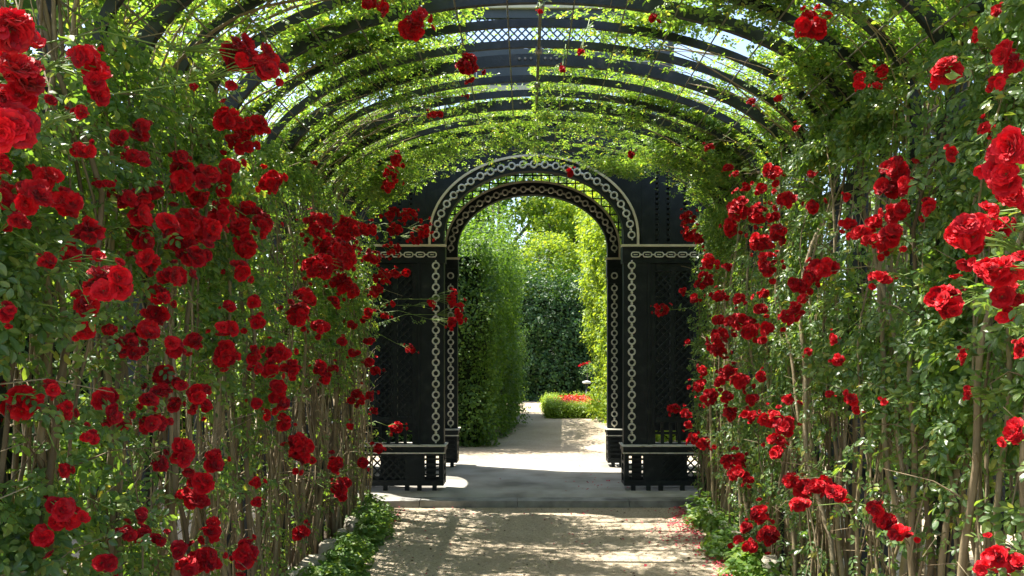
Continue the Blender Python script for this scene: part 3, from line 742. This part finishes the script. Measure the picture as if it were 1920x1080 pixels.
# flowering shoots: thin green stalks from the wall to every truss, with leaves along them
shoots = {k: [] for k in plants}; extra = {k: [] for k in plants}
def plant_of(P):
    return (-1 if P.x < 0 else 1, int(min(NP-1, max(0, (P.y-Y0)//DY))))
for c0, bl in anchors:
    key = plant_of(c0); sx = key[0]; rnd = rr; m = MB(); shoots[key].append(m)
    C = sum(bl, Vector())/len(bl)
    # root of the shoot on the frame
    if C.z < ZS: base = Vector((sx*(WA-.02), C.y+rnd.uniform(.05,.3), C.z+rnd.uniform(-.25,.15)))
    else:
        u = math.atan2((C.z-ZS)/BR, abs(C.x)/WA); base = Vector((sx*WA*math.cos(u), C.y+rnd.uniform(.02,.2), ZS+BR*math.sin(u)))
    if (C-base).length > .9: base = C+(base-C).normalized()*.9
    hub = C+(base-C)*.28+Vector((0,0,.02)); mid = (base+hub)/2+Vector((0,0,.06))
    m.tube([base, mid, hub], [.0035,.003,.0025], 5)
    for b in bl: m.tube([hub, (hub+b)/2+Vector((0,0,.012)), b], [.0018,.0016,.002], 4)
    for q in range(5):
        f = rnd.random(); p = base.lerp(hub, f)+Vector((rnd.gauss(0,.03), rnd.gauss(0,.03), rnd.gauss(0,.03))); extra[key].append(p)
    if C.y < 3:
        for q in range(4): p = C+(base-C)*.2+Vector((rnd.gauss(0,.05), rnd.uniform(.01,.08), rnd.gauss(0,.05))); extra[key].append(p)
for key, root in plants.items():
    V, Fs = foli[key]
    if extra[key]:
        P = np.array([tuple(p) for p in extra[key]]); n = len(P); r = np.random.default_rng(3)
        Nn = np.tile(np.array([-key[0]*.5, -.4, .8]), (n,1))
        V, Fs = merge([(V, Fs), leaves_from(P, Nn, r.uniform(.026,.044, n), True, .5, None, r)])
    link('foliage', mesh_np('foliage', V, Fs, 0, M['rose_leaf'], False), root)
    for m in shoots[key]: m.obj('flowering_shoot', M['shoot'], root, True)

# blooms as parts of their plants, at most 100 each
by = {k: [] for k in plants}
for P, rad, face in bloom_list: by[plant_of(P)].append((P, rad, face))
for key, lst in by.items():
    lst.sort(key=lambda b: -b[1]/b[0].length); root = plants[key]; rest = []
    for i, (P, rad, face) in enumerate(lst):
        me = rr.choice(BLOOMS[:4]) if rr.random() < .90 else BLOOMS[4]
        q = face.to_track_quat('Z', 'Y') @ Matrix.Rotation(rr.uniform(0, 6.28), 3, 'Z').to_quaternion()
        S = Vector((rad*rr.uniform(.88,1.1), rad*rr.uniform(.88,1.1), rad*rr.uniform(.85,1.25)))
        if i < 98:
            o = bpy.data.objects.new('rose_bloom', me); col.objects.link(o)
            o.parent = root; o.location = P-Vector(root.location); o.rotation_mode = 'QUATERNION'; o.rotation_quaternion = q; o.scale = S
        else: rest.append((me, P, np.array(q.to_matrix())@np.diag(S)))
    if rest:
        parts = []
        for me, P, A in rest:
            co = np.empty(len(me.vertices)*3, np.float32); me.vertices.foreach_get('co', co)
            fi = np.empty(len(me.loops), np.int32); me.loops.foreach_get('vertex_index', fi)
            parts.append((co.reshape(-1,3)@A.T+np.array(P), [fi.reshape(-1,4)]))
        V, Fs = merge(parts)
        o = link('rose_blossom', mesh_np('rose_blossom', V, Fs, 4, M['rose'], True), root); o['kind'] = 'stuff'

# ------------------------------------------------------------------ hedges, trees and beds beyond
def leaf_mass(pts, nrm, size, r, spread=.6):
    T, Fs = SIMPLE
    return stamp(T, Fs, pts, rand_rot(len(pts), nrm, spread, np.array([0,0,-.3]), r), size)
def hedge(name, label, x0, x1, y0, y1, h, m, seed, dens=420, size=.06, shoots_=.35, bulge=.12, slant=0.0, core=True, faces='fblrt', group=None, lean=0.0):
    r = np.random.default_rng(seed); Ps, Ns = [], []
    def face(n, f):
        Ps.append(f(r.random(n), r.random(n))[0]); Ns.append(f(np.zeros(n), np.zeros(n))[1])
    spec = {'f': ((x1-x0)*h, lambda u, v: (np.stack([x0+(x1-x0)*u, np.full_like(u, y0), h*v], 1), np.tile((0,-1,.2), (len(u),1)))),
            'b': ((x1-x0)*h*.3, lambda u, v: (np.stack([x0+(x1-x0)*u, np.full_like(u, y1), h*v], 1), np.tile((0,1,.2), (len(u),1)))),
            'l': ((y1-y0)*h, lambda u, v: (np.stack([np.full_like(u, x0), y0+(y1-y0)*u, h*v], 1), np.tile((-1,0,.2), (len(u),1)))),
            'r': ((y1-y0)*h, lambda u, v: (np.stack([np.full_like(u, x1), y0+(y1-y0)*u, h*v], 1), np.tile((1,0,.2), (len(u),1)))),
            't': ((x1-x0)*(y1-y0), lambda u, v: (np.stack([x0+(x1-x0)*u, y0+(y1-y0)*v, np.full_like(u, h)], 1), np.tile((0,0,1), (len(u),1))))}
    for k in faces:
        A, f = spec[k]; face(int(A*dens), f)
    P = np.concatenate(Ps); N = np.concatenate(Ns).astype(float)
    P = np.concatenate([P, P-N*.11*np.array([1,1,1])]); N = np.concatenate([N, N])
    P = P + N*(wob(P, seed+1, 1.6)*bulge+wob(P, seed+2, 6)*bulge*.45+r.normal(0, .05, len(P)))[:,None]
    up = (P[:,2] > h*.93); P[:,2] += np.where(up, np.abs(r.normal(0, shoots_*.5, len(P)))*np.clip(.5+wob(P, seed+3, 3), 0, 1.5), 0)
    P[:,0] += slant*(P[:,1]-y0)+lean*np.clip(1-P[:,2]/(h*.8), 0, 1); P[:,2] = np.maximum(P[:,2], .02)
    V, Fs = leaf_mass(P, N+np.array([0,0,.5]), r.uniform(.7,1.3, len(P))*size, r)
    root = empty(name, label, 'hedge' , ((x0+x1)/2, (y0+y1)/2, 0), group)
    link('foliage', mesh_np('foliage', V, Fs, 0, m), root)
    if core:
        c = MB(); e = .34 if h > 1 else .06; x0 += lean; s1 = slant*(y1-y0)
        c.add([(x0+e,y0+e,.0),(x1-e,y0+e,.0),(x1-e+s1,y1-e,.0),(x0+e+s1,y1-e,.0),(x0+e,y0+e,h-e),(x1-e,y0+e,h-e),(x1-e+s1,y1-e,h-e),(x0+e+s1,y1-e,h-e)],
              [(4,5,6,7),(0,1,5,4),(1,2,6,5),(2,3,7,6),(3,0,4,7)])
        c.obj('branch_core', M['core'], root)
    return root
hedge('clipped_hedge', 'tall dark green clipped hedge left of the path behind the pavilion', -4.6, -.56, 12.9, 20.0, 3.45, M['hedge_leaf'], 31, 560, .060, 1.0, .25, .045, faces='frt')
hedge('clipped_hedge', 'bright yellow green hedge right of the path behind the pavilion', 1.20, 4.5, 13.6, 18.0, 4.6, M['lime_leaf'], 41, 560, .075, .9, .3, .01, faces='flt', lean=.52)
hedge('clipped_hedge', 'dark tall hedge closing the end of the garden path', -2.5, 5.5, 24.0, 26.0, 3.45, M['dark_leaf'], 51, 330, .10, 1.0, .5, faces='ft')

def tree(label, x, y, h, rx, rz, m, seed, nl=16000, size=.13, trunk=.16):
    """tapered trunk, limbs, and leaf clumps through the crown"""
    r = np.random.default_rng(seed); rnd = random.Random(seed)
    root = empty('broadleaf_tree', label, 'tree', (x, y, 0))
    t = MB(); cz = h-rz
    t.tube([(x+.06*math.sin(k), y+.05*math.cos(2*k), k*(cz)/5) for k in range(6)], [trunk*(1-.12*k) for k in range(6)], 10)
    nc = 150; C = r.normal(size=(nc,3)); C /= np.linalg.norm(C, axis=1, keepdims=True)
    rad = r.uniform(.45, 1.0, nc)**.6; C = C*rad[:,None]*np.array([rx, rx, rz]); C *= (1+.22*wob(C, seed+4, .9))[:,None]
    C += np.array([x, y, cz]); C[:,2] = np.maximum(C[:,2], .6)
    for c in C[:14]:
        a = Vector((x, y, cz*rnd.uniform(.5,.95))); b = Vector(tuple(c)); q = (a+b)/2+Vector((0,0,.25))
        t.tube([a, q, b], [trunk*.38, trunk*.2, .02], 6)
    t.obj('trunk', M['bark'], root, True)
    per = nl//nc; cr = r.uniform(.28,.62, nc)*(rx/2.2)
    D = r.normal(size=(nc, per, 3)); D /= np.linalg.norm(D, axis=2, keepdims=True); D *= (r.random((nc, per, 1))**.4)
    P = (C[:,None,:]+D*cr[:,None,None]*np.array([1.15,1.15,.75])).reshape(-1,3)
    Nn = D.reshape(-1,3)*.8+np.array([0,0,.7])
    V, Fs = leaf_mass(P, Nn, r.uniform(.7,1.3, len(P))*size, r)
    link('crown', mesh_np('crown', V, Fs, 0, m), root)
    return root
tree('bright yellow green round tree rising just behind the clipped dark hedge', 1.5, 29.5, 7.8, 2.1, 3.0, M['lime_leaf'], 61, 18000, .12)
tree('lime crown standing in for the sunlit top of the dark hedge at the path end', .55, 27.0, 5.6, 1.5, 2.0, M['lime_leaf'], 62, 14000, .10, .1)  # bright crown added to paint a sunlit top on the dark hedge
tree('broad green tree farthest back, seen through the arch', -1.4, 34, 10.8, 4.8, 5.2, M['hedge_leaf'], 63, 34000, .22, .3)
tree('distant tree filling the gap above the left clipped hedge', -7.5, 44, 13, 6.0, 6.4, M['hedge_leaf'], 66, 34000, .30, .3)
tree('large leafy tree behind the yellow green hedge', 5.0, 33, 10.5, 4.2, 4.8, M['tree_leaf'], 64, 22000, .2, .3)
tree('tall tree behind the left clipped hedge', -7.5, 28, 9.5, 3.6, 4.4, M['tree_leaf'], 65, 18000, .2, .3)
for k, (x, y, h, rx) in enumerate([(-8.2,3.0,9.0,3.0),(-8.6,8.0,10.0,3.3),(-8.2,13.5,9.2,3.1),(8.0,2.6,8.8,3.0),(8.6,7.8,10.2,3.3),(8.2,13.2,9.0,3.0)]):
    tree('leafy tree glimpsed through the %s rose wall, %s' % ('left' if x < 0 else 'right', ['nearest the path end','beside the middle hoops','by the pavilion'][k % 3]), x, y, h, rx, h*.44, M['tree_leaf'], 70+k, 26000, .17)
for k, (a, b) in enumerate([(-5.3,-4.3),(4.4,5.4)]):
    hedge('garden_hedge', 'green hedge behind the %s rose wall outside the tunnel' % ('left' if a < 0 else 'right'), a, b, 1.0, 11.5, 2.1, M['hedge_leaf'], 90+k, 200, .09, .3, .15, faces=('fbrt' if a < 0 else 'flt'))

# parterre bed at the path end
hb = hedge('box_edging', 'low bright box edging round the red flower bed', .40, 3.2, 18.1, 18.55, .29, M['box_leaf'], 101, 4500, .035, .04, .02, faces='flrt')
hedge('box_edging', 'short low box edging along the path beside the red flower bed', .40, .80, 18.56, 21.6, .29, M['box_leaf'], 102, 2500, .035, .04, .02, faces='lrt')
hedge('box_edging', 'low box edging on the far side of the red flower bed', .81, 3.2, 21.2, 21.6, .29, M['box_leaf'], 103, 2500, .035, .04, .02, faces='ft')
r = np.random.default_rng(77); n = 2600
P = np.stack([r.uniform(.85,3.1,n), r.uniform(18.6,21.15,n), r.uniform(.14,.28,n)], 1)
V, Fs = leaf_mass(P, np.tile((0,-.3,1.), (n,1)), r.uniform(.04,.07,n), r)
o = struct('bed_foliage', mesh_np('bed_foliage', V, Fs, 0, M['box_leaf']), 'stuff', 'green leaves of the bedding plants inside the box edging'); 
M['bed_red'] = leaf_mat('scarlet bedding flower', [(0,(.55,.02,.008)),(1,(.75,.07,.01))], [(0,(.6,.03,.01)),(1,(.7,.08,.01))], .3)
n = 900; P = np.stack([r.normal(1.15,.20,n), r.uniform(18.7,20.6,n), r.uniform(.28,.38,n)], 1)
V, Fs = leaf_mass(P, np.tile((0,-.6,1.), (n,1)), r.uniform(.05,.085,n), r)
struct('bedding_flowers', mesh_np('bedding_flowers', V, Fs, 0, M['bed_red']), 'stuff', 'scarlet bedding flowers massed in the box-edged bed')
# standard rose and a round-topped stand beside the bed
root = empty('standard_rose', 'small red flowering standard rose in front of the yellow green hedge', 'rose bush', (1.62, 22.2, 0))
m = MB(); m.tube([(1.62,22.2,0),(1.63,22.2,.6),(1.61,22.2,1.12)], [.016,.013,.01], 7); m.obj('stem', M['bark'], root, True)
n = 260; D = r.normal(size=(n,3))*.10+np.array([1.67,22.2,1.03]); V, Fs = leaf_mass(D, np.tile((0,-.2,1.), (n,1)), r.uniform(.04,.07,n), r); link('crown', mesh_np('crown', V, Fs, 0, M['hedge_leaf']), root)
for k in range(9):
    o = bpy.data.objects.new('rose_bloom', BLOOMS[k % 4]); col.objects.link(o); o.parent = root
    o.location = (-.23+.038*k, -.16+.02*(k % 3), 1.10+.012*k+.02*(k % 2)); o.scale = (.045,)*3; o.rotation_euler = (.9, 0, k)
root = empty('garden_lamp', 'dark post with a pale round cap beside the flower bed', 'garden lamp', (1.58, 21.9, 0))
m = MB(); m.tube([(1.58,21.9,0),(1.58,21.9,.08),(1.58,21.9,.1),(1.58,21.9,.62)], [.09,.09,.035,.03], 12); m.obj('post', M['iron'], root, True)
m = MB(); m.tube([(1.58,21.9,.62),(1.58,21.9,.65),(1.58,21.9,.68),(1.58,21.9,.70)], [.09,.13,.10,.02], 18); m.obj('cap', M['white'], root, True)

# ------------------------------------------------------------------ low plants, petals, litter
def ground_cover(name, label, spots, seed, lf=.055, up=.9):
    r = np.random.default_rng(seed); Ps = []; Ns = []; Ss = []
    for (x, y, rad, h, n) in spots:
        D = r.normal(size=(n,3)); D /= np.linalg.norm(D, axis=1, keepdims=True); D *= r.random((n,1))**.45; D[:,2] = np.abs(D[:,2])
        P = np.array([x, y, .01])+D*np.array([rad, rad*1.3, h]); Ps.append(P); Ns.append(D+np.array([0,-.2,up])); Ss.append(r.uniform(.6,1.3,n)*lf)
    P = np.concatenate(Ps); N = np.concatenate(Ns); S = np.concatenate(Ss)
    V, Fs = leaf_mass(P, N, S, r, .5)
    return struct(name, mesh_np(name, V, Fs, 0, M['weed_leaf']), 'stuff', label)
rw = random.Random(5)
ground_cover('low_plants', 'low leafy plants at the foot of the left rose wall', [(-1.18-.024*k+rw.uniform(-.10,.06), 4.6+.21*k, rw.uniform(.09,.2), rw.uniform(.10,.26), 300) for k in range(16)]+[(-1.50+rw.uniform(-.06,.06), 4.7+.3*k, rw.uniform(.10,.17), rw.uniform(.08,.2), 190) for k in range(11)], 8)
ground_cover('low_plants', 'tufted leafy plants at the foot of the right rose wall', [(1.43+.012*k+rw.uniform(-.10,.06), 3.9+.25*k, rw.uniform(.12,.2), rw.uniform(.12,.30), 330) for k in range(16)], 9)
def flakes(name, label, x, y, size, m, seed, z=.008):
    r = np.random.default_rng(seed); n = len(x)
    P = np.stack([x, y, np.full(n, z)+r.uniform(0,.006,n)], 1); N = np.tile((0,0,1.), (n,1))
    V, Fs = stamp(SIMPLE[0]*np.array([1,1.25,1.6]), SIMPLE[1], P, rand_rot(n, N, .22, None, r), r.uniform(.7,1.3,n)*size)
    return struct(name, mesh_np(name, V, Fs, 0, m), 'stuff', label)
n = 1000; y = r.uniform(4.2,8.0,n); x = 1.22+.035*(y-4)-np.abs(r.normal(0,.13,n))*(1+.5*np.sin(y*3))+.12
xl = -1.28-np.abs(r.normal(0,.1,160)); yl = r.uniform(5,8,160); xm = r.uniform(-1.3,1.4,90); ym = r.uniform(4.5,8,90)
flakes('fallen_petals', 'fallen red rose petals scattered along the path edges', np.concatenate([x,xl,xm]), np.concatenate([y,yl,ym]), .026, M['petal_loose'], 15)
flakes('dry_leaf_litter', 'small dry leaves scattered on the gravel path', r.uniform(-1.4,1.4,260), r.uniform(4,8,260), .026, M['litter'], 16)

# loose pebbles on the packed gravel
r = np.random.default_rng(55); n = 5200
px_ = r.uniform(-1.55, 1.6, n); py_ = 4.0+4.0*r.random(n)
T = np.array([(1,0,0),(0,1,0),(-1,0,0),(0,-1,0),(0,0,.7),(.6,.6,.25),(-.6,.6,.25)]); Fs = [np.array([(0,5,4),(5,1,4),(1,6,4),(6,2,4),(2,3,4),(3,0,4)])]
ang = r.uniform(0, 6.28, n); c, s_ = np.cos(ang), np.sin(ang); z0 = np.zeros(n)
R = np.stack([np.stack([c,s_,z0],1), np.stack([-s_,c,z0],1), np.stack([z0,z0,z0+1],1)], 2)
V, Fq = stamp(T*np.array([1,.7,1]), Fs, np.stack([px_, py_, np.full(n, .001)], 1), R, r.uniform(.003,.0085,n)*r.uniform(.6,1.3,n))
M['pebble'] = island_mat('loose pebble', [(0,(.18,.14,.10)),(.5,(.38,.31,.23)),(1,(.6,.54,.45))], .9, .2)
struct('loose_pebbles', mesh_np('loose_pebbles', V, Fq, 0, M['pebble']), 'stuff', 'loose pebbles strewn over the packed gravel path')

r = np.random.default_rng(91)
flakes('fallen_petals', 'few red petals blown onto the pavilion paving', np.concatenate([r.uniform(-.9,.9,14), r.uniform(.3,1.0,20)]), np.concatenate([r.uniform(8.4,10.3,14), r.uniform(8.4,9.2,20)]), .03, M['petal_loose'], 92, .094)
